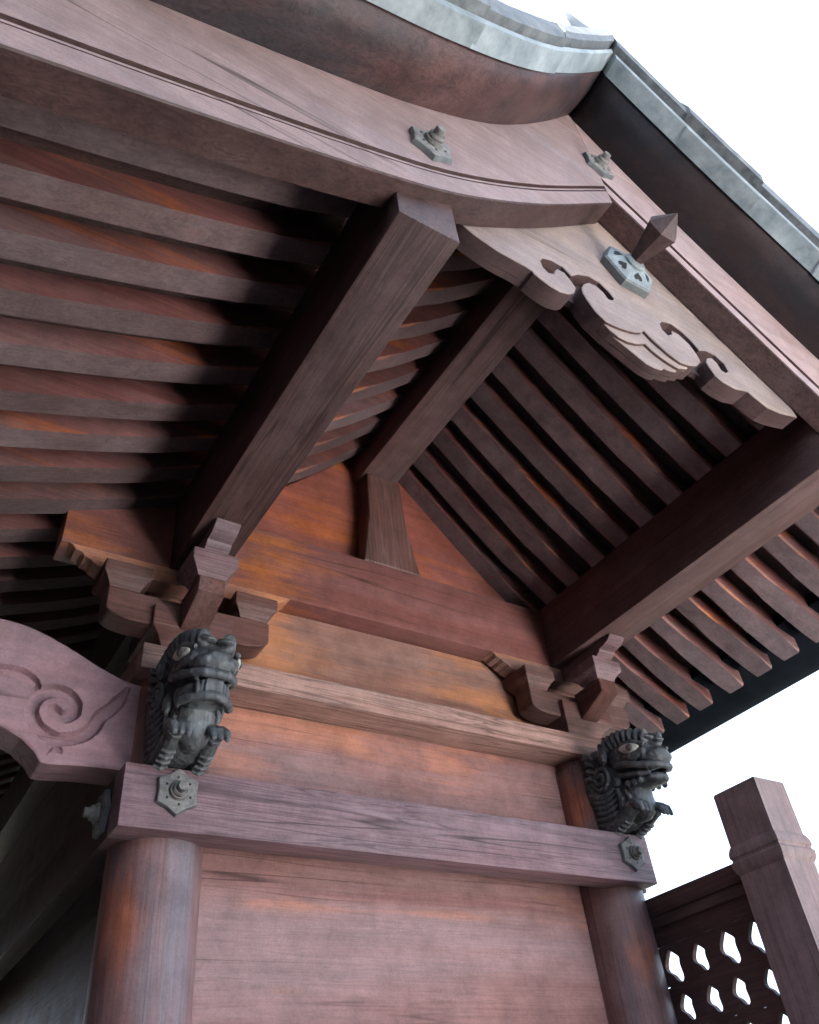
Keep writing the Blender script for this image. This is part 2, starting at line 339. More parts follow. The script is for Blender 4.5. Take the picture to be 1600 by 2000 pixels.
# ------------------------------------------------------------------ the shrine
shrine = thing('shrine_building', (0.83, 1.4, 0), 'weathered red-brown wooden shrine with carved gable and copper edged roof', 'shrine')
def part(name, bm, mat, parent=None, **k): return obj(name, bm, mat, parent or shrine, **k)
PX0, PX1, PY, PR = 0.0, 1.672, 0.174, 0.125
DY = 3.30                                # rear pair of pillars beyond
def pillar(x, y):
    bm = bmesh.new()
    prof = [(PR * 0.98, -1.30), (PR, -1.28), (PR, 0.44), (PR * 0.985, 0.452), (PR * 0.93, 0.462), (PR * 0.90, 0.4795)]
    lathe(bm, prof, 48, Matrix.Translation((x, y, 0)))
    return part('pillar', bm, 'pillar_z', smooth=50)
for x in (PX0, PX1):
    for y in (PY, PY + DY): pillar(x, y)

# tie beams round the pillars
def nail_cover(parent, mat, scale=1.0):
    """six-lobed pointed metal cover with a stepped dome and a peg; local +z looks out of the wood"""
    bm = bmesh.new(); t = bmesh.new()
    n = 48; rings = []
    def rad(a):
        k = (a / (math.pi / 3)) % 1.0; k = abs(k - 0.5) * 2          # 1 at the points
        return 0.050 + 0.011 * k ** 1.7
    for rr, h in ((1.06, 0.0), (1.06, 0.006), (1.0, 0.014), (0.9, 0.016), (0.5, 0.017)):
        rings.append([t.verts.new((rad(2*math.pi*i/n + math.pi/6) * rr * math.cos(2*math.pi*i/n), rad(2*math.pi*i/n + math.pi/6) * rr * math.sin(2*math.pi*i/n), h)) for i in range(n)])
    for j, (a, b) in enumerate(zip(rings, rings[1:])):
        for i in range(n):
            f = t.faces.new((a[i], a[(i+1) % n], b[(i+1) % n], b[i])); f.material_index = 1 if j < 2 else 0
    t.faces.new(rings[-1])
    merge(bm, t)
    lathe(bm, [(0.027, 0.015), (0.027, 0.021), (0.024, 0.027), (0.021, 0.027), (0.021, 0.033), (0.0175, 0.039), (0.0155, 0.037), (0.0135, 0.037), (0.0135, 0.050), (0.012, 0.054), (0.004, 0.055)], 28)
    for i in range(6):
        a = math.pi / 3 * i + math.pi / 6 + 0.1
        lathe(bm, [(0.0034, 0.010), (0.0034, 0.0176)], 10, Matrix.Translation((0.036 * math.cos(a), 0.036 * math.sin(a), 0)), 2)
    bmesh.ops.transform(bm, matrix=mat @ Matrix.Scale(scale, 4), verts=bm.verts)
    return part('nail_cover', bm, ['cover', 'cover_dark', 'hole'], parent, smooth=30)
FRONT = Matrix.Rotation(R(90), 4, 'X')                     # local +z -> -y
LEFT = Matrix.Rotation(R(-90), 4, 'Y')                     # local +z -> -x
def at(x, y, z): return Matrix.Translation((x, y, z))
tie = part('tie_beam', boxbm(-0.156, 1.751, 0.0, 0.095, 0.0, 0.167, bev=0.005), 'tie_x')
nail_cover(tie, at(-0.014, 0.0, 0.100) @ FRONT, 1.0)
nail_cover(tie, at(1.652, 0.0, 0.094) @ FRONT, 0.94)
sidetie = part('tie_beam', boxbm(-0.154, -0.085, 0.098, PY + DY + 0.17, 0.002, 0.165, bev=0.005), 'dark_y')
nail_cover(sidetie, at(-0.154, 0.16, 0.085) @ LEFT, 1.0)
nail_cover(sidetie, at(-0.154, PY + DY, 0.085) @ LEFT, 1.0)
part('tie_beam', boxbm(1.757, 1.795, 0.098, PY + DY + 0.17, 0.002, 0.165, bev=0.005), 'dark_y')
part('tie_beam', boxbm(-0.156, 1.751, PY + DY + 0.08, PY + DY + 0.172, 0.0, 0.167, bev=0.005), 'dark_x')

# wall boards
WY = 0.182
part('wall_board', boxbm(0.05, 1.62, WY, WY + 0.03, 0.10, 0.50, bev=0), 'panel_x')
part('wall_board', boxbm(0.05, 1.62, WY + 0.002, WY + 0.03, -1.30, 0.096, bev=0), 'panel_x')
part('frieze_board', boxbm(-0.10, 1.77, WY, WY + 0.03, 0.53, 0.90, bev=0), 'frieze_x')
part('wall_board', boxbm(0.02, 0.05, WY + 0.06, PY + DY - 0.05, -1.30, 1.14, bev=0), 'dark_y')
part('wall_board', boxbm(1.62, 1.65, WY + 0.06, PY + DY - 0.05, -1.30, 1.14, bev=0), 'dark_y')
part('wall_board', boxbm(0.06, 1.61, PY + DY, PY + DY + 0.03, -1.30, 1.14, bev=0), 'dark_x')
part('cap_plate', boxbm(-0.137, 1.80, 0.052, 0.30, 0.481, 0.5655, bev=0.004), 'plate_x')
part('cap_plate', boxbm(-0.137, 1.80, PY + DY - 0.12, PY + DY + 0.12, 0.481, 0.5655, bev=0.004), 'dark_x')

# gable beam, gable board, king post
part('gable_beam', boxbm(-0.42, 2.04, 0.094, 0.205, 0.886, 1.166, bev=0.005), 'beam_x')
bm = bmesh.new()
xs = lin(0.0, 1.66, 40)
prism(bm, [(0.0, 1.12)] + [(x, (raft_L(x) if x < 0.82 else raft_R(x)) + 0.03) for x in xs] + [(1.66, 1.12)], WY, WY + 0.03, bev=0)
part('gable_board', bm, 'gable_x', smooth=0)
bm = bmesh.new()
prism(bm, [(0.685, 1.168), (0.722, 1.42), (0.728, 1.655), (0.895, 1.655), (0.901, 1.42), (0.947, 1.168)], 0.092, WY, bev=0.004)
part('king_post', bm, 'red_z')

# purlins and ridge beam
def purlin(name, x0, x1, z0, z1, y0, mat='dark_y'):
    return part(name, boxbm(x0, x1, y0, YEND - 0.0 if y0 < -1 else YEND, z0, z1, bev=0.006), mat)
purlin('purlin', -0.076, 0.090, 0.881, 1.166, -1.362)
purlin('purlin', 1.568, 1.734, 0.881, 1.166, -1.308, 'purlin_y')
purlin('ridge_beam', 0.712, 0.880, 1.655, 1.86, -1.308, 'purlin_y')

# rafters: one mesh for each slope, one object each
def rafter_mesh(f, x0, x1, n, wd):
    bm = bmesh.new()
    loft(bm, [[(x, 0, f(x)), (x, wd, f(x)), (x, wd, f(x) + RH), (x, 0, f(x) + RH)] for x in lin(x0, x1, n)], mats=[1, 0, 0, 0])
    lo = [e for e in bm.edges if abs(e.verts[0].co.x - e.verts[1].co.x) > 1e-5 and all(abs(v.co.z - f(v.co.x)) < 1e-4 for v in e.verts)]
    bmesh.ops.bevel(bm, geom=lo, offset=0.007, segments=1, affect='EDGES', material=2)
    return bm
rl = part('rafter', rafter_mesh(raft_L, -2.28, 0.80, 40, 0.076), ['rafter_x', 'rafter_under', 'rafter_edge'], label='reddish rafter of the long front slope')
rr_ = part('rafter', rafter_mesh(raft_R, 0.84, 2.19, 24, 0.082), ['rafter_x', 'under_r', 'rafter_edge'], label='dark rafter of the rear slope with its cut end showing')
def spread(proto, ys):
    z0 = proto.location.copy(); mid = proto.location.y
    for i, y in enumerate(ys):
        o = proto if i == 0 else proto.copy()
        if i: scn.collection.objects.link(o); o.parent = shrine
        o.location = Vector((z0.x, z0.y + y + random.uniform(-0.004, 0.004), z0.z + random.uniform(-0.003, 0.003)))
        o.rotation_euler = (random.uniform(-0.012, 0.012), 0, random.uniform(-0.003, 0.003))
spread(rl, [-1.225 + 0.158 * k for k in range(39)])
spread(rr_, [-1.222 + 0.1475 * k for k in range(41)])

# boards over the rafters
def slab(name, f, x0, x1, n, y0, y1, d0, d1, mat, **k):
    bm = bmesh.new()
    loft(bm, [[(x, y0, f(x) + d0), (x, y1, f(x) + d0), (x, y1, f(x) + d1), (x, y0, f(x) + d1)] for x in lin(x0, x1, n)])
    return part(name, bm, mat, **k)
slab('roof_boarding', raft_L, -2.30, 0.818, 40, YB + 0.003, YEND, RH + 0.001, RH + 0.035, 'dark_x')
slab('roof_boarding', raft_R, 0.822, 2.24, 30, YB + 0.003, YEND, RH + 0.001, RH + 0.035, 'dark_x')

# bargeboards with a moulded lower border
def bargeboard(lo, hi, x0, x1, n, y0, y1):
    bm = bmesh.new(); s = 1 if y1 > y0 else -1
    rings = []
    for x in lin(x0, x1, n):
        a, b = lo(x), hi(x)
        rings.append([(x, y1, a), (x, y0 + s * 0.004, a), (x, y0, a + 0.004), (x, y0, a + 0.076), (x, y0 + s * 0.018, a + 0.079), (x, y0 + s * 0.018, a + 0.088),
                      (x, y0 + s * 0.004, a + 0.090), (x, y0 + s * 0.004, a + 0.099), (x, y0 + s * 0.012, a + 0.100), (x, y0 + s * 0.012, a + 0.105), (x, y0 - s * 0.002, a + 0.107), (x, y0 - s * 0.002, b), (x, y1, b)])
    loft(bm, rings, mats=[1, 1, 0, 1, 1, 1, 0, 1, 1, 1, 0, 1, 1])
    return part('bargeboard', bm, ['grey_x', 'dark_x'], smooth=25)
bl = bargeboard(barge_lo_L, barge_hi_L, -2.35, APEX - 0.001, 70, YF, YB)
br = bargeboard(barge_lo_R, barge_hi_R, APEX + 0.001, 2.42, 40, YF, YB)
FARF, FARB = YEND + 0.085, YEND + 0.002
bargeboard(barge_lo_L, barge_hi_L, -2.35, APEX - 0.001, 40, FARF, FARB)
bargeboard(barge_lo_R, barge_hi_R, APEX + 0.001, 2.42, 24, FARF, FARB)
c1 = U(838, 290, y=YF); c2 = U(1178, 336, y=YF)
nail_cover(bl, at(c1.x, YF - 0.002, c1.z) @ FRONT, 1.05)
nail_cover(bl, at(c2.x - 0.03, YF - 0.002, c2.z) @ FRONT, 1.05)

# ------------------------------------------------------------------ gable pendant
GY = YB + 0.004
z2 = lambda q: (700 + q[0] / 2.909, 190 + q[1] / 2.909)
z3 = lambda q: (1050 + q[0] / 2.909, 190 + q[1] / 2.909)
A = [(560, 690), (585, 715), (650, 772), (720, 822), (800, 876), (880, 920), (955, 962), (988, 984), (1000, 1000), (1040, 1034), (1100, 1077), (1150, 1105), (1200, 1118), (1228, 1112), (1238, 1085)]
HK1 = [(1215, 1050), (1170, 995), (1130, 974), (1116, 985), (1114, 1003), (1080, 995), (1050, 965), (1035, 925), (1050, 912), (1100, 925), (1160, 960), (1210, 1013), (1250, 1005), (1310, 1015), (1370, 1050), (1430, 1110), (1455, 1145), (1440, 1152), (1420, 1145), (1395, 1110), (1350, 1070), (1310, 1052), (1285, 1058), (1270, 1080)]
B0 = [(258, 1110), (290, 1160), (330, 1215), (390, 1272)]
Bfull = [(440, 1318), (480, 1352), (540, 1400), (600, 1450), (650, 1490), (700, 1515), (735, 1525), (745, 1514), (778, 1529), (812, 1537), (822, 1524), (860, 1533), (870, 1519), (907, 1526), (928, 1500)]
Bmid = [(430, 1312), (480, 1350), (530, 1375), (580, 1388), (625, 1386), (660, 1420), (700, 1452), (760, 1495), (815, 1528), (862, 1531), (872, 1519), (907, 1526), (928, 1500)]
Btop = [(430, 1292), (480, 1312), (540, 1331), (590, 1336), (606, 1326), (640, 1362), (690, 1408), (760, 1468), (815, 1506), (868, 1524), (907, 1526), (928, 1500)]
HK2 = [(905, 1460), (860, 1400), (800, 1345), (762, 1325), (765, 1345), (740, 1350), (710, 1320), (695, 1285), (710, 1272), (760, 1285), (820, 1330), (880, 1388), (920, 1437), (960, 1440), (1010, 1465), (1060, 1510), (1085, 1555), (1070, 1565), (1045, 1550), (1020, 1510), (990, 1480), (965, 1480), (958, 1500)]
Cc = [(975, 1530), (1010, 1580), (1060, 1620), (1130, 1658), (1180, 1668), (1195, 1672), (1240, 1710), (1310, 1765), (1380, 1795), (1440, 1810), (1475, 1818)]
def up2(l): return [(U(*z2(q), y=GY).x, U(*z2(q), y=GY).z) for q in l]
def up3(l): return [(U(*z3(q), y=GY).x, U(*z3(q), y=GY).z) for q in l]
TOP = [(1.47, 1.20), (1.20, 1.46), (0.795, 1.83), (0.42, 1.44), (0.13, 1.20)]
bm = bmesh.new()
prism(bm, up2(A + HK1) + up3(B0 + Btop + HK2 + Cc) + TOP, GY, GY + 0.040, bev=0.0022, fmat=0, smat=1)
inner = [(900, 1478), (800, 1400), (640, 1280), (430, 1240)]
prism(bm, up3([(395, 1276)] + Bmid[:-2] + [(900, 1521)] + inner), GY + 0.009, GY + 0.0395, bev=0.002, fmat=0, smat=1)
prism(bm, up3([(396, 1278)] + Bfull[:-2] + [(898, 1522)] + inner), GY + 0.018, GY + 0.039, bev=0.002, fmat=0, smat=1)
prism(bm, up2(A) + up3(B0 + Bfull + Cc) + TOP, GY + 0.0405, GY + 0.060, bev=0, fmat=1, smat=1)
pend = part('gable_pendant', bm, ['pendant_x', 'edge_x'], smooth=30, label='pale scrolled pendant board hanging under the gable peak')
# hexagonal cover with heart-shaped piercings and a long faceted peg
hc = U(1219, 537, y=GY)
bm = bmesh.new()
t = bmesh.new(); rings = []
for r_, h in ((0.104, 0.0), (0.104, 0.022), (0.098, 0.028), (0.050, 0.044), (0.034, 0.046)):
    rings.append([t.verts.new((r_ * math.cos(math.pi / 3 * i + R(2)), r_ * math.sin(math.pi / 3 * i + R(2)), h)) for i in range(6)])
for j, (a, b) in enumerate(zip(rings, rings[1:])):
    for i in range(6):
        f = t.faces.new((a[i], a[(i + 1) % 6], b[(i + 1) % 6], b[i])); f.material_index = 1 if j < 2 else 0
t.faces.new(rings[-1]); merge(bm, t)
lathe(bm, [(0.036, 0.044), (0.036, 0.052), (0.030, 0.058), (0.024, 0.058)], 24, None, 0)
for i in range(6):                                           # heart-shaped holes on each facet, their shade painted as near-black caps
    a = math.pi / 3 * (i + 0.5) + R(2)
    ux = Vector((math.cos(a), math.sin(a), 0)); uy = Vector((-math.sin(a), math.cos(a), 0))
    n_ = Vector((ux.x * 0.30, ux.y * 0.30, 1)).normalized()
    pts = []
    for k in range(20):
        q = 2 * math.pi * k / 20
        hx = 16 * math.sin(q) ** 3; hy = 13 * math.cos(q) - 5 * math.cos(2*q) - 2 * math.cos(3*q) - math.cos(4*q)
        rr = 0.060 + hy * 0.00095
        pts.append(ux * rr + uy * (hx * 0.0011) + Vector((0, 0, 0.0)))
    zf = lambda p: 0.028 + (0.098 * math.cos(R(30)) - p.dot(ux)) / ((0.098 - 0.050) * math.cos(R(30))) * 0.016
    t = bmesh.new()
    lo_ = [t.verts.new((p.x, p.y, zf(p) - 0.004)) for p in pts]; hi_ = [t.verts.new((p.x, p.y, zf(p) + 0.0008)) for p in pts]
    for k in range(20): t.faces.new((lo_[k], lo_[(k+1) % 20], hi_[(k+1) % 20], hi_[k]))
    t.faces.new(hi_); merge(bm, t, None, 2)
bmesh.ops.transform(bm, matrix=at(hc.x, GY, hc.z) @ FRONT, verts=bm.verts)
hexc = part('hexagonal_cover', bm, ['hexgreen', 'cover_dark', 'hole'], pend, smooth=20)
bm = bmesh.new()
lathe(bm, [(0.022, 0.05), (0.027, 0.07), (0.058, 0.172), (0.036, 0.196), (0.002, 0.232)], 6, at(hc.x + 0.003, GY, hc.z + 0.012) @ FRONT)
part('peg', bm, 'dark_z', pend, smooth=0)

# ------------------------------------------------------------------ brackets
def bracket(ax, front, far=False):
    s = -1 if not far else 1
    def Y(d): return front + d if not far else front - d       # d grows into the wall
    # bearing block
    def block(name, cx, cy, hw, hd, z0, z1, mat='red_x'):
        bm = bmesh.new(); zm = z0 + (z1 - z0) * 0.48; k = 0.62
        rings = []
        for z, q in ((z0, k), (z0 + (zm - z0) * 0.35, k + 0.07), (z0 + (zm - z0) * 0.7, k + 0.2), (zm, 1.0), (z1, 1.0)):
            rings.append([(cx - hw * q, cy - hd * q, z), (cx + hw * q, cy - hd * q, z), (cx + hw * q, cy + hd * q, z), (cx - hw * q, cy + hd * q, z)])
        loft(bm, rings)
        bmesh.ops.bevel(bm, geom=[e for e in bm.edges if abs(e.calc_length()) > 0.02], offset=0.0022, segments=1, affect='EDGES')
        return part(name, bm, mat, smooth=25)
    def armx(name, x0, x1, z0, z1, y0, y1, rad, mat):
        n = 6; pl = [(x0, z1), (x0, z0 + rad)]
        pl += [(x0 + rad * 2.6 * (1 - math.cos(math.pi / 2 * i / n)), z0 + rad * (1 - math.sin(math.pi / 2 * i / n))) for i in range(1, n + 1)]
        pl += [(x1 - rad * 2.6 * (1 - math.cos(math.pi / 2 * i / n)), z0 + rad * (1 - math.sin(math.pi / 2 * i / n))) for i in range(n, 0, -1)]
        pl += [(x1, z0 + rad), (x1, z1)]
        bm = bmesh.new(); prism(bm, pl, y0, y1, bev=0.003); return part(name, bm, mat, smooth=30)
    block('bearing_block', ax, Y(0.12), 0.128, 0.128, 0.567, 0.70)
    armx('bracket_arm', ax - 0.268, ax + 0.262, 0.635, 0.7365, Y(0.014), Y(0.105), 0.036, 'red_x')
    for dx in (-0.220, 0.205): block('bearing_block', ax + dx, Y(0.062), 0.0745, 0.0745, 0.738, 0.820, 'red_x')
    # boat-shaped bolster under the gable beam, waved ends
    wave = [(0.0, 0.0), (0.022, 0.010), (0.030, 0.020), (0.050, 0.026), (0.058, 0.038), (0.080, 0.044), (0.088, 0.056), (0.10, 0.063)]
    xl, xr = ax - 0.30, ax + 0.255
    pl = [(xl - a, 0.821 + b) for a, b in wave][::-1] + [(xr + a, 0.821 + b) for a, b in wave]
    bm = bmesh.new(); prism(bm, pl, Y(0.045), Y(0.115), bev=0.002); part('bolster', bm, 'frieze_x', smooth=20)
    # arm, block and bolster in the direction of the purlin
    f0 = Y(-0.152); b0 = Y(0.0)
    pl = [(f0, 0.7365), (f0, 0.682), (Y(-0.02), 0.628), (b0, 0.628), (b0, 0.7365)]
    cx = ax - 0.004
    bm = bmesh.new(); prism(bm, pl, cx - 0.042, cx + 0.042, bev=0.003, axis='x'); part('bracket_arm', bm, 'red_y', smooth=30)
    block('bearing_block', cx, Y(-0.105), 0.0735, 0.0735, 0.738, 0.820, 'tie_x')
    wv = [(0.0, 0.0), (0.020, 0.006), (0.038, 0.016), (0.044, 0.027), (0.070, 0.030), (0.096, 0.038), (0.112, 0.050), (0.114, 0.0592)]
    pl = [(Y(-0.150 - a), 0.821 + b) for a, b in wv] + [(Y(0.04), 0.8802), (Y(0.04), 0.821)]
    bm = bmesh.new(); prism(bm, pl, cx - 0.040, cx + 0.040, bev=0.002, axis='x'); part('bolster', bm, 'tie_x', smooth=35)
bracket(0.006, 0.045); bracket(1.655, 0.045)

# ------------------------------------------------------------------ curved rainbow beam with carved scroll (front of the shrine, to the left)
e_top = interp([(-1.62, 0.06), (-1.40, 0.16), (-1.10, 0.37), (-0.80, 0.53), (-0.62, 0.578), (-0.528, 0.586), (-0.446, 0.578), (-0.339, 0.541), (-0.229, 0.491), (-0.159, 0.466), (-0.09, 0.456)])
_eb = [(-1.62, -0.28), (-1.40, -0.15), (-1.10, 0.06), (-0.80, 0.22), (-0.60, 0.287), (-0.50, 0.282), (-0.462, 0.271), (-0.406, 0.245), (-0.366, 0.214), (-0.345, 0.187), (-0.325, 0.185), (-0.233, 0.193), (-0.124, 0.196), (-0.09, 0.196)]
def e_bot(x):
    for (a, b), (c, d) in zip(_eb, _eb[1:]):
        if x <= c: return b + (d - b) * (x - a) / (c - a)
    return _eb[-1][1]
S1 = [(-1.10, 0.20), (-0.85, 0.335), (-0.70, 0.385), (-0.60, 0.407), (-0.53, 0.421), (-0.47, 0.430), (-0.435, 0.426), (-0.405, 0.408), (-0.385, 0.385)]
S2 = [(-0.146, 0.447), (-0.160, 0.411), (-0.185, 0.370), (-0.212, 0.340), (-0.228, 0.300), (-0.262, 0.270), (-0.312, 0.257), (-0.356, 0.272), (-0.386, 0.303), (-0.394, 0.338), (-0.380, 0.374), (-0.347, 0.394), (-0.311, 0.390), (-0.286, 0.367), (-0.286, 0.337), (-0.311, 0.322), (-0.334, 0.332), (-0.338, 0.348)]
S3 = [(-0.336, 0.207), (-0.318, 0.240), (-0.300, 0.222)]
def smoothpl(p, k=6):
    o = []
    for i in range(len(p) - 1):
        p0, p1, p2, p3 = p[max(i-1, 0)], p[i], p[i+1], p[min(i+2, len(p)-1)]
        for j in range(k):
            t = j / k
            o.append(tuple(0.5 * (2*p1[d] + (p2[d]-p0[d])*t + (2*p0[d]-5*p1[d]+4*p2[d]-p3[d])*t*t + (3*p1[d]-p0[d]-3*p2[d]+p3[d])*t**3) for d in (0, 1)))
    return o + [p[-1]]
STR = [(smoothpl(S1), 0.0165, 0.026), (smoothpl(S2), 0.0185, 0.030), (smoothpl(S3, 4), 0.012, 0.018)]
def groove(x, z):
    best = 0.0
    for pl, wd, dp in STR:
        n = len(pl) - 1
        for i in range(n):
            ax, az = pl[i]; bx, bz = pl[i+1]
            if abs(x - ax) > 0.08 or abs(z - az) > 0.08: continue
            dx, dz = bx - ax, bz - az; L2 = dx*dx + dz*dz + 1e-12
            t = max(0, min(1, ((x-ax)*dx + (z-az)*dz) / L2))
            d = math.hypot(x - ax - t*dx, z - az - t*dz)
            tp = min(1.0, (i + t + 1.5) / 10, (n - i - t + 4) / 10)
            ww = wd * tp
            if d < ww:
                q = d / ww
                best = max(best, dp * tp * (1 - q**7) * (0.55 + 0.45 * q))
    return best
bm = bmesh.new()
EX = sorted(set([round(v, 4) for v in lin(-0.60, -0.09, 150)] + [round(v, 4) for v in lin(-1.62, -0.60, 60)])); NT = 88
grid = []
for x in EX:
    a, b = e_bot(x), e_top(x)
    col = []
    for j in range(NT + 1):
        z = a + (b - a) * j / NT
        e = min(j, NT - j) / NT * (b - a)
        col.append(bm.verts.new((x, 0.120 + groove(x, z) + max(0, 0.006 - e) * 0.6, z)))
    grid.append(col)
for a, b in zip(grid, grid[1:]):
    for j in range(NT): bm.faces.new((a[j], b[j], b[j+1], a[j+1]))
back = [(bm.verts.new((x, 0.235, e_bot(x))), bm.verts.new((x, 0.235, e_top(x)))) for x in EX]
for i in range(len(EX) - 1):
    bm.faces.new((grid[i][0], back[i][0], back[i+1][0], grid[i+1][0])); bm.faces.new((grid[i][NT], grid[i+1][NT], back[i+1][1], back[i][1]))
    bm.faces.new((back[i][0], back[i][1], back[i+1][1], back[i+1][0]))
rb = part('rainbow_beam', bm, 'carve_x', smooth=45, label='curved tie beam with a carved scroll')
rb2 = rb.copy(); scn.collection.objects.link(rb2); rb2.location.y += DY
# front porch post and beam that the rainbow beam reaches (outside the picture)
for y in (PY, PY + DY):
    part('porch_post', boxbm(-1.72, -1.60, y - 0.06, y + 0.06, -2.27, 0.12, bev=0.012), 'pillar_z')
part('porch_beam', boxbm(-1.74, -1.58, YB + 0.4, YEND - 0.4, 0.125, 0.30, bev=0.006), 'dark_y')
part('porch_purlin', boxbm(-1.72, -1.60, YB + 0.004, YEND, 0.305, 0.60, bev=0.006), 'dark_y')

# ------------------------------------------------------------------ roof: verge soffit, eave, copper edging
def verge(f, x0, x1, n, y_in, sg, mat='soffit'):
    """soffit between bargeboard and copper edge; sg = -1 near gable, +1 far"""
    bm = bmesh.new(); rings = []
    for x in lin(x0, x1, n):
        z = f(x)
        rings.append([(x, y_in - sg * 0.07, z + 0.002), (x, y_in, z + 0.002), (x, y_in + sg * 0.05, z - 0.012), (x, y_in + sg * 0.11, z - 0.016), (x, y_in + sg * 0.17, z - 0.004), (x, y_in + sg * 0.182, z + 0.012),
                      (x, y_in + sg * 0.182, z + 0.06), (x, y_in - sg * 0.07, z + 0.06)])
    loft(bm, rings)
    return part('verge_soffit', bm, mat, smooth=60)
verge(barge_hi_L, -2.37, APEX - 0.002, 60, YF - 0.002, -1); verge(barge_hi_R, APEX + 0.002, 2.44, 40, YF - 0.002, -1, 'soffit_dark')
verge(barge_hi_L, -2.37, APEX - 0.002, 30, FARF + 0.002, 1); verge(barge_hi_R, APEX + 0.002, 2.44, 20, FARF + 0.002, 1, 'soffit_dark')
# roof covering over everything
ctop_L = lambda x: barge_hi_L(x) + 0.062
ctop_R = lambda x: barge_hi_R(x) + 0.062
bm = bmesh.new()
rings = []
VY0, VY1 = YF - 0.205, FARF + 0.205
for x in lin(-2.50, APEX, 60): rings.append([(x, VY0, ctop_L(x)), (x, VY1, ctop_L(x)), (x, VY1, ctop_L(x) + 0.11), (x, VY0, ctop_L(x) + 0.11)])
loft(bm, rings)
roofL = part('roof_slope', bm, 'copper_dark', smooth=50, label='long front roof slope in dull sheet copper')
bm = bmesh.new(); rings = []
for x in lin(APEX + 0.001, 2.50, 40): rings.append([(x, VY0, ctop_R(x)), (x, VY1, ctop_R(x)), (x, VY1, ctop_R(x) + 0.11), (x, VY0, ctop_R(x) + 0.11)])
loft(bm, rings)
roofR = part('roof_slope', bm, 'copper_dark', smooth=50, label='short rear roof slope in dull sheet copper')
part('ridge_cap', boxbm(APEX - 0.16, APEX + 0.16, VY0 - 0.02, VY1 + 0.02, 2.32, 2.58, bev=0.02), 'copper_dark')
# thick dark eave beyond the rafter ends
bm = bmesh.new(); rings = []
for y in lin(YB + 0.004, YEND, 30):
    rings.append([(2.10, y, 0.842), (2.10, y, 0.800), (2.20, y, 0.765), (2.27, y, 0.728), (2.32, y, 0.705), (2.375, y, 0.697), (2.405, y, 0.712), (2.43, y, 0.75), (2.47, y, 0.90), (2.30, y, 0.98)])
loft(bm, rings); part('eave', bm, 'eave', smooth=60, label='thick blue-black rounded eave behind the rafter ends')
bm = bmesh.new(); rings = []
for y in lin(YB + 0.004, YEND, 12):
    rings.append([(-2.24, y, 0.55), (-2.24, y, 0.50), (-2.34, y, 0.45), (-2.44, y, 0.44), (-2.48, y, 0.50), (-2.50, y, 0.60), (-2.30, y, 0.66)])
loft(bm, rings); part('eave', bm, 'eave', smooth=60)
# copper sheets folded round the verge: each sheet its own piece, lapped
def verge_sheets(f, x0, x1, count, parent):
    xs_ = lin(x0, x1, count + 1)
    for i in range(count):
        a, b = xs_[i], xs_[i + 1] + 0.012 * (1 if x1 > x0 else -1)
        o1 = random.uniform(-0.005, 0.004); o2 = random.uniform(-0.010, 0.008)
        bm = bmesh.new(); rings = []
        y0 = YF - 0.184
        for k, x in enumerate(lin(a, b, 7)):
            lift = 0.004 * (k / 6)
            z = f(x) - 0.002 - lift + o1
            rings.append([(x, y0, z), (x, y0 - 0.062, z + 0.014 + o2), (x, y0 - 0.066, z + 0.040), (x, y0 - 0.060, z + 0.046), (x, y0, z + 0.046)])
        loft(bm, rings)
        part('copper_sheet', bm, 'copper', parent, smooth=20)
        bm = bmesh.new(); rings = []
        for k, x in enumerate(lin(a, b, 7)):
            z = f(x) + 0.042 + o2 + 0.003 * math.sin(k * 2.1 + i)
            rings.append([(x, y0 - 0.02, z), (x, y0 - 0.092 + o2, z + 0.012), (x, y0 - 0.098 + o2, z + 0.05), (x, y0 - 0.085, z + 0.135), (x, y0 - 0.02, z + 0.14)])
        loft(bm, rings)
        part('copper_sheet', bm, 'copper_dark', parent, smooth=20)
verge_sheets(barge_hi_R, 2.46, APEX + 0.01, 7, roofR)
verge_sheets(barge_hi_L, -2.46, APEX - 0.01, 9, roofL)

# ------------------------------------------------------------------ carved lions
def ell(bm, c, r, rot=None, seg=20):
    m = Matrix.Translation(c)
    if rot: m = m @ Matrix.Rotation(rot[0], 4, 'X') @ Matrix.Rotation(rot[1], 4, 'Y') @ Matrix.Rotation(rot[2], 4, 'Z')
    m = m @ Matrix.Diagonal((r[0], r[1], r[2], 1))
    t = bmesh.new(); bmesh.ops.create_icosphere(t, subdivisions=3, radius=1.0); merge(bm, t, m)
def tube(bm, pts, rads, seg=10):
    rings = []
    for i, p in enumerate(pts):
        a = Vector(pts[max(i-1, 0)]); b = Vector(pts[min(i+1, len(pts)-1)]); d = (b - a).normalized()
        u = d.orthogonal().normalized() if i == 0 else (u - d * u.dot(d)).normalized()
        v = d.cross(u); r = rads[i] if isinstance(rads, list) else rads
        rings.append([Vector(p) + (u * math.cos(2*math.pi*k/seg) + v * math.sin(2*math.pi*k/seg)) * r for k in range(seg)])
    t = bmesh.new(); loft(t, rings); bmesh.ops.recalc_face_normals(t, faces=t.faces); merge(bm, t)
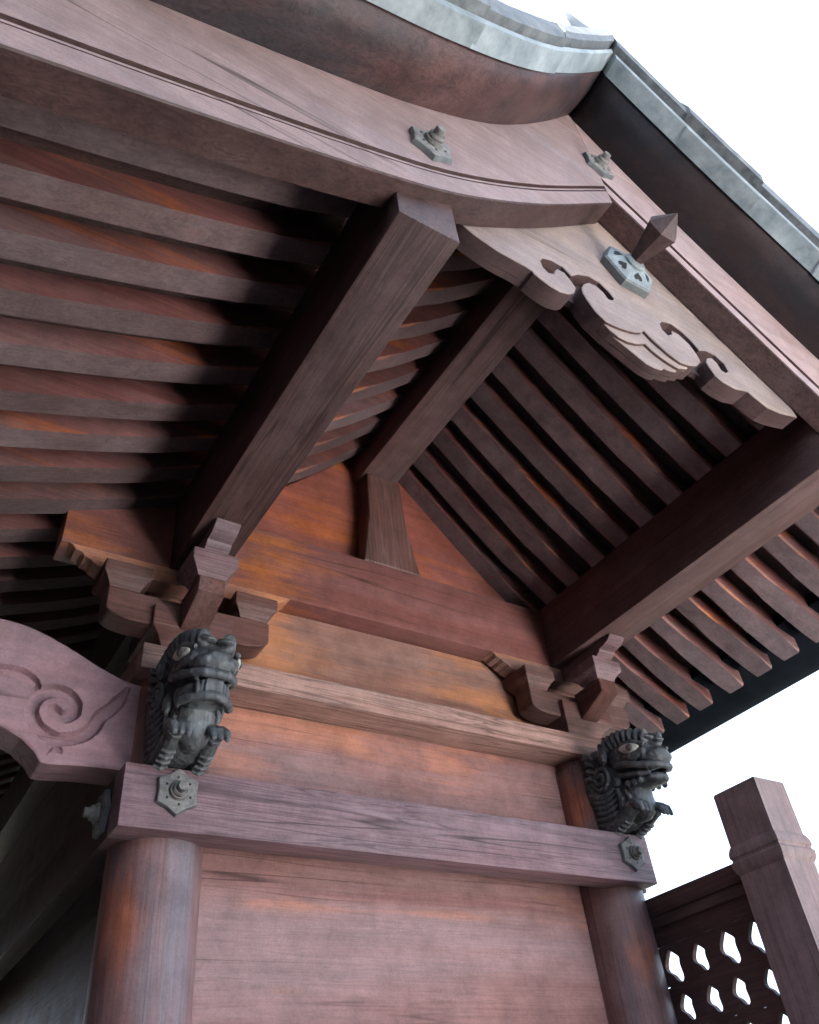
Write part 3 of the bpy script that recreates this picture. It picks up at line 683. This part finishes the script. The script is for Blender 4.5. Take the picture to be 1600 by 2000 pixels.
def lion(ax, zbase, open_mouth, label, yaw=0.0):
    """head and forelegs growing out of the pillar; local: x side, -y forward, z up; origin at pillar front on the tie beam"""
    bm = bmesh.new()
    F = lambda f, u, s=0.0: Vector((s, -f, u))
    E = lambda f, u, s, rf, ru, rs, rot=None: ell(bm, F(f, u, s), (rs, rf, ru), rot)
    # trunk block against the pillar, neck and chest
    E(0.0, 0.16, 0, 0.085, 0.165, 0.090); E(0.06, 0.15, 0, 0.085, 0.13, 0.082)
    E(0.125, 0.085, 0, 0.072, 0.085, 0.060); E(0.145, 0.065, 0, 0.052, 0.068, 0.054)
    # skull and cheeks, tipped forward
    E(0.15, 0.235, 0, 0.105, 0.066, 0.083, (R(14), 0, 0)); E(0.215, 0.215, 0, 0.080, 0.055, 0.078, (R(20), 0, 0))
    # muzzle, nose with nostrils
    E(0.258, 0.186, 0, 0.058, 0.034, 0.066, (R(18), 0, 0)); E(0.283, 0.182, 0, 0.034, 0.030, 0.058)
    E(0.300, 0.190, 0, 0.020, 0.022, 0.036); E(0.292, 0.182, 0.031, 0.022, 0.018, 0.019); E(0.292, 0.182, -0.031, 0.022, 0.018, 0.019)
    E(0.262, 0.222, 0, 0.048, 0.018, 0.030, (R(20), 0, 0))
    lip = [(0.145, 0.196, 0.074), (0.19, 0.180, 0.076), (0.235, 0.163, 0.070), (0.270, 0.152, 0.056), (0.292, 0.147, 0.034), (0.298, 0.146, 0.0)]
    tube(bm, [F(f_, u_, -s_) for f_, u_, s_ in lip] + [F(f_, u_, s_) for f_, u_, s_ in lip[-2::-1]], 0.0125)
    if open_mouth:
        E(0.185, 0.124, 0, 0.092, 0.024, 0.060, (R(11), 0, 0)); E(0.252, 0.114, 0, 0.034, 0.021, 0.048)
        for s in (-1, 1):
            tube(bm, [F(0.13, 0.160, s*0.064), F(0.175, 0.148, s*0.066), F(0.225, 0.136, s*0.058), F(0.262, 0.128, s*0.040)], [0.009, 0.011, 0.011, 0.008])
            E(0.125, 0.140, s*0.072, 0.017, 0.017, 0.010)
            for k in range(3): E(0.165 + 0.030 * k, 0.120 - 0.005 * k, s*0.063, 0.011, 0.012, 0.010)
            E(0.252, 0.140, s*0.042, 0.008, 0.016, 0.008)
    else:
        E(0.205, 0.125, 0, 0.072, 0.036, 0.070, (R(8), 0, 0))
        t = bmesh.new(); bmesh.ops.create_cube(t, size=1.0)                       # square chin plate
        bmesh.ops.bevel(t, geom=list(t.edges), offset=0.14, segments=2, affect='EDGES')
        merge(bm, t, Matrix.Translation(F(0.262, 0.117)) @ Matrix.Rotation(R(12), 4, 'X') @ Matrix.Diagonal((0.066, 0.044, 0.052, 1)))
        for s in (-1, 1):
            for k in range(4):
                E(0.262 - 0.026 * k - 0.006 * k * k, 0.112 + 0.004 * k, s * (0.040 + 0.0115 * k), 0.013, 0.031, 0.0085, (0, 0, s * R(-20 * k)))
            E(0.268, 0.150, s*0.048, 0.010, 0.017, 0.009)
        tube(bm, [F(0.175 + 0.10 * math.cos(a), 0.092, 0.074 * math.sin(a)) for a in lin(R(-66), R(66), 15)], 0.012)
    for s in (-1, 1):
        # brow: a roll of combed tufts from the ear over the eye to a knob above the nose
        for k in range(9):
            t_ = k / 8
            E(0.100 + 0.175 * t_, 0.272 + 0.022 * math.sin(math.pi * t_) - 0.012 * t_, s * (0.077 - 0.040 * t_ ** 2), 0.0120, 0.034 - 0.006 * t_, 0.020, (R(-18 + 40 * t_), 0, 0))
        E(0.255, 0.266, s * 0.026, 0.052, 0.011, 0.030, (R(20), 0, 0))
        tube(bm, [F(0.165, 0.236, s*0.080), F(0.20, 0.250, s*0.083), F(0.245, 0.246, s*0.076), F(0.285, 0.224, s*0.060)], [0.006, 0.009, 0.010, 0.007], 8)     # upper lid
        E(0.215, 0.205, s * 0.068, 0.050, 0.022, 0.015, (R(14), 0, 0))          # lower lid
        E(0.265, 0.200, s * 0.056, 0.016, 0.020, 0.016)
        # ear
        E(0.105, 0.245, s * 0.092, 0.020, 0.034, 0.013, (R(10), 0, 0)); E(0.112, 0.238, s * 0.104, 0.009, 0.020, 0.006, (R(10), 0, 0))
        # spiral curl of the mane below the ear
        cf, cu = 0.062, 0.178
        pts = []; rd = []
        for k in range(44):
            a = k / 43 * math.pi * 4.3; rr = 0.050 * (1 - k / 43 * 0.88)
            pts.append(F(cf + rr * math.cos(a + 2.2), cu + rr * math.sin(a + 2.2), s * (0.080 + 0.010 * (k / 43)))); rd.append(0.0095 * (1 - 0.3 * k / 43))
        tube(bm, pts, rd, 8)
        # combed locks sweeping down to the shoulder
        for k in range(7):
            b0 = 0.125 - 0.019 * k
            pts = [F(0.0 + 0.027 * j - 0.003 * k, b0 - 0.014 * math.sin(math.pi * j / 4), s * (0.084 - 0.002 * k - 0.003 * abs(j - 1))) for j in range(5)]
            tube(bm, pts, [0.008, 0.0095, 0.0095, 0.008, 0.003], 8)
        for k in range(4):
            tube(bm, [F(-0.01, 0.285 - 0.03 * k, s * 0.082), F(0.020, 0.282 - 0.03 * k, s * 0.092), F(0.045, 0.262 - 0.03 * k, s * 0.086)], [0.010, 0.010, 0.004], 8)
        # locks hanging beside the chest
        tube(bm, [F(0.110, 0.120, s*0.066), F(0.122, 0.080, s*0.066), F(0.112, 0.045, s*0.064), F(0.090, 0.020, s*0.06)], [0.008, 0.012, 0.011, 0.004], 8)
        tube(bm, [F(0.140, 0.108, s*0.058), F(0.152, 0.078, s*0.057), F(0.146, 0.050, s*0.056)], [0.005, 0.009, 0.004], 8)
        # foreleg and paw with three toes
        tube(bm, [F(0.0, 0.004, s*0.052), F(0.05, 0.004, s*0.053), F(0.10, 0.018, s*0.053), F(0.145, 0.036, s*0.053), F(0.165, 0.038, s*0.053)], [0.028, 0.027, 0.026, 0.025, 0.023], 12)
        for q in (-1, 0, 1):
            tube(bm, [F(0.140, 0.048, s*0.053 + q*0.010), F(0.174, 0.050, s*0.053 + q*0.0165), F(0.198, 0.032, s*0.053 + q*0.019), F(0.212, 0.006, s*0.053 + q*0.019)], [0.015, 0.0160, 0.0145, 0.006], 8)
        for k in range(4):
            tube(bm, [F(0.055 + 0.020*k, -0.018 + 0.006*k, s*0.053 - 0.020), F(0.058 + 0.020*k, -0.026 + 0.006*k, s*0.053), F(0.055 + 0.020*k, -0.018 + 0.006*k, s*0.053 + 0.020)], [0.004, 0.0055, 0.004], 6)
    # flat block under the forelegs
    t = bmesh.new(); loft(t, [[F(-0.01, -0.003, s), F(0.078, -0.003, s), F(0.135, 0.014, s), F(0.130, 0.035, s), F(-0.01, 0.06, s)] for s in (-0.064, 0.064)])
    bmesh.ops.recalc_face_normals(t, faces=t.faces); merge(bm, t)
    me = bpy.data.meshes.new('lion_tmp'); bm.to_mesh(me); bm.free()
    o = bpy.data.objects.new('lion_carving', me); scn.collection.objects.link(o)
    md = o.modifiers.new('r', 'REMESH'); md.mode = 'VOXEL'; md.voxel_size = 0.0026; md.use_smooth_shade = True
    sm = o.modifiers.new('s', 'SMOOTH'); sm.iterations = 1; sm.factor = 0.5
    dg = bpy.context.evaluated_depsgraph_get()
    me2 = bpy.data.meshes.new_from_object(o.evaluated_get(dg))
    o.modifiers.clear(); o.data = me2; bpy.data.meshes.remove(me)
    me2.materials.clear(); me2.materials.append(MAT['carved'])
    me2.polygons.foreach_set('use_smooth', [True] * len(me2.polygons))
    o.parent = shrine; o.location = Vector((ax, 0.056, zbase + H)) - shrine.location; o.rotation_euler[2] = yaw
    o['label'] = label
    for s in (-1, 1):
        for nm, mt, c, r in (('eye', 'eye', (0.226, 0.228, s*0.079), (0.043, 0.020, 0.011)), ('eye', 'pupil', (0.236, 0.226, s*0.0875), (0.015, 0.0135, 0.006))):
            b2 = bmesh.new(); t = bmesh.new(); bmesh.ops.create_icosphere(t, subdivisions=3, radius=1.0)
            for v in t.verts:                                              # almond outline
                v.co.z *= (1 - 0.55 * abs(v.co.y) ** 2.5)
            merge(b2, t, Matrix.Translation(F(*c)) @ Matrix.Rotation(R(12), 4, 'X') @ Matrix.Rotation(s * R(-12), 4, 'Z') @ Matrix.Diagonal((r[2], r[0], r[1], 1)))
            m3 = bpy.data.meshes.new(nm); b2.to_mesh(m3); b2.free(); m3.materials.append(MAT[mt])
            m3.polygons.foreach_set('use_smooth', [True] * len(m3.polygons))
            e = bpy.data.objects.new('pupil' if mt == 'pupil' else 'eye', m3); scn.collection.objects.link(e); e.parent = o
    return o
lion(-0.012, 0.184, False, 'carved lion head with closed mouth on the front pillar')
lion(1.672, 0.184, True, 'carved lion head with open mouth on the rear pillar')

# ------------------------------------------------------------------ base of the shrine (below the picture)
for k in range(16):
    part('floor_plank', boxbm(-1.05 + 0.1975 * k, -1.05 + 0.1975 * k + 0.192, -0.78, 4.4, -1.36, -1.305, bev=0.004), 'grey_y')
part('floor_beam', boxbm(-1.06, 2.12, -0.70, -0.56, -1.52, -1.362, bev=0.006), 'red_x')
part('floor_beam', boxbm(-1.06, 2.12, 4.18, 4.32, -1.52, -1.362, bev=0.006), 'red_x')
part('floor_beam', boxbm(-1.06, 2.12, 0.10, 0.24, -1.52, -1.362, bev=0.006), 'red_x')
for x in (-0.95, 0.0, 1.0, 2.0):
    for y in (-0.63, 0.17, 4.25):
        bm = bmesh.new(); box(bm, x - 0.06, x + 0.06, y - 0.06, y + 0.06, -2.275, -1.525, bev=0.008); part('floor_post', bm, 'red_z')
base_ = thing('stone_base', (0.5, 1.4, 0), 'grey granite base slab under the shrine', 'base')
bm = bmesh.new(); box(bm, -1.95, 2.35, -0.95, 4.55, 0.0, 0.14, bev=0.02)
obj('slab', bm, 'stone', base_, lift=False)

# ------------------------------------------------------------------ added unseen hall on the left, blocks light and shades the ground
hall = thing('shading_hall', (-4.2, 2.0, 0), 'added dark timber hall, out of view, that shades the ground', 'hall')
for k in range(50):
    obj('wall_plank', boxbm(-3.24, -3.20, -15.3 + 0.45 * k, -15.3 + 0.45 * k + 0.446, -H + 0.002, 1.5, bev=0.004), 'dark_z', hall)
for k in range(9):
    obj('pillar', boxbm(-3.30, -3.12, -15.4 + 2.7 * k, -15.4 + 2.7 * k + 0.18, -H + 0.002, 1.5, bev=0.01), 'dark_z', hall)
bm = bmesh.new(); loft(bm, [[(-2.75, y, 1.40), (-2.75, y, 1.55), (-4.6, y, 2.75), (-6.4, y, 1.55), (-6.4, y, 1.40), (-4.6, y, 2.55)] for y in (-16.2, 8.0)])
obj('roof', bm, 'copper_dark', hall, smooth=0)
obj('wall', boxbm(-6.0, -3.25, -15.25, 7.1, -H + 0.002, 1.5, bev=0), 'dark_z', hall)

# ------------------------------------------------------------------ side screen: post, rail and pierced board beside the rear pillar
scr = thing('side_screen', (1.78, -0.2, 1.115), 'dark timber side screen with a tall square post beside the rear pillar', 'screen')
px0, px1, py0, py1 = 1.707, 1.857, -0.545, -0.372
bm = bmesh.new()
rings = []
def sq(z, o): return [(px0 - o, py0 - o, z), (px1 + o, py0 - o, z), (px1 + o, py1 + o, z), (px0 - o, py1 + o, z)]
for z, o in ((-1.304, 0.0), (-0.088, 0.0), (-0.082, 0.004), (-0.068, 0.010), (-0.052, 0.011), (-0.046, 0.006), (-0.040, 0.006), (-0.034, 0.010), (-0.020, 0.009), (-0.006, 0.004), (0.0, 0.0), (0.168, 0.0), (0.173, -0.005)):
    rings.append(sq(z, o))
loft(bm, rings)
obj('post', bm, 'post_z', scr, smooth=30)
obj('rail', boxbm(1.742, 1.815, -0.370, 0.125, -0.092, -0.034, bev=0.004), 'dark_y', scr)
obj('moulding', boxbm(1.752, 1.806, -0.370, 0.110, -0.128, -0.094, bev=0.004), 'dark_y', scr)
# board with leaf-shaped openings
bm = bmesh.new()
def leafhole(y, z, k):
    return [(y + k * 0.016 * math.cos(a) * (1 + 0.25 * math.cos(3 * a)), z + k * 0.022 * math.sin(a) * (1 + 0.3 * math.sin(2 * a))) for a in lin(0, 2 * math.pi * 23 / 24, 24)]
cells_y = lin(-0.370, 0.10, 5); rows = [-0.185, -0.307, -0.429, -0.55]
for r_i in range(3):
    for c_i in range(4):
        ya, yb, zb, za = cells_y[c_i], cells_y[c_i+1], rows[r_i], rows[r_i+1]
        yc, zc = (ya + yb) / 2, (za + zb) / 2 - 0.004
        hole = leafhole(yc + random.uniform(-0.01, 0.01), zc, random.uniform(1.5, 2.1))
        outer = []
        for i, a in enumerate(lin(0, 2 * math.pi * 23 / 24, 24)):
            dx, dz = math.cos(a), math.sin(a)
            k = min((yb - ya) / 2 / max(abs(dx), 1e-6), (zb - za) / 2 / max(abs(dz), 1e-6)); outer.append((yc + dx * k, (za + zb) / 2 + dz * k))
        for d, flip in ((1.770, 0), (1.788, 1)):
            o_ = [bm.verts.new((d, y, z)) for y, z in outer]; h_ = [bm.verts.new((d, y, z)) for y, z in hole]
            for i in range(24): bm.faces.new((o_[i], o_[(i+1) % 24], h_[(i+1) % 24], h_[i]))
            if not flip: first = h_
        for i in range(24): bm.faces.new((first[i], first[(i+1) % 24], h_[(i+1) % 24], h_[i]))
obj('pierced_board', bm, 'dark_y', scr, smooth=0)
obj('upper_board', boxbm(1.768, 1.790, -0.370, 0.10, -0.184, -0.129, bev=0), 'dark_y', scr)
obj('lower_board', boxbm(1.770, 1.788, -0.370, 0.10, -1.304, -0.552, bev=0), 'dark_y', scr)
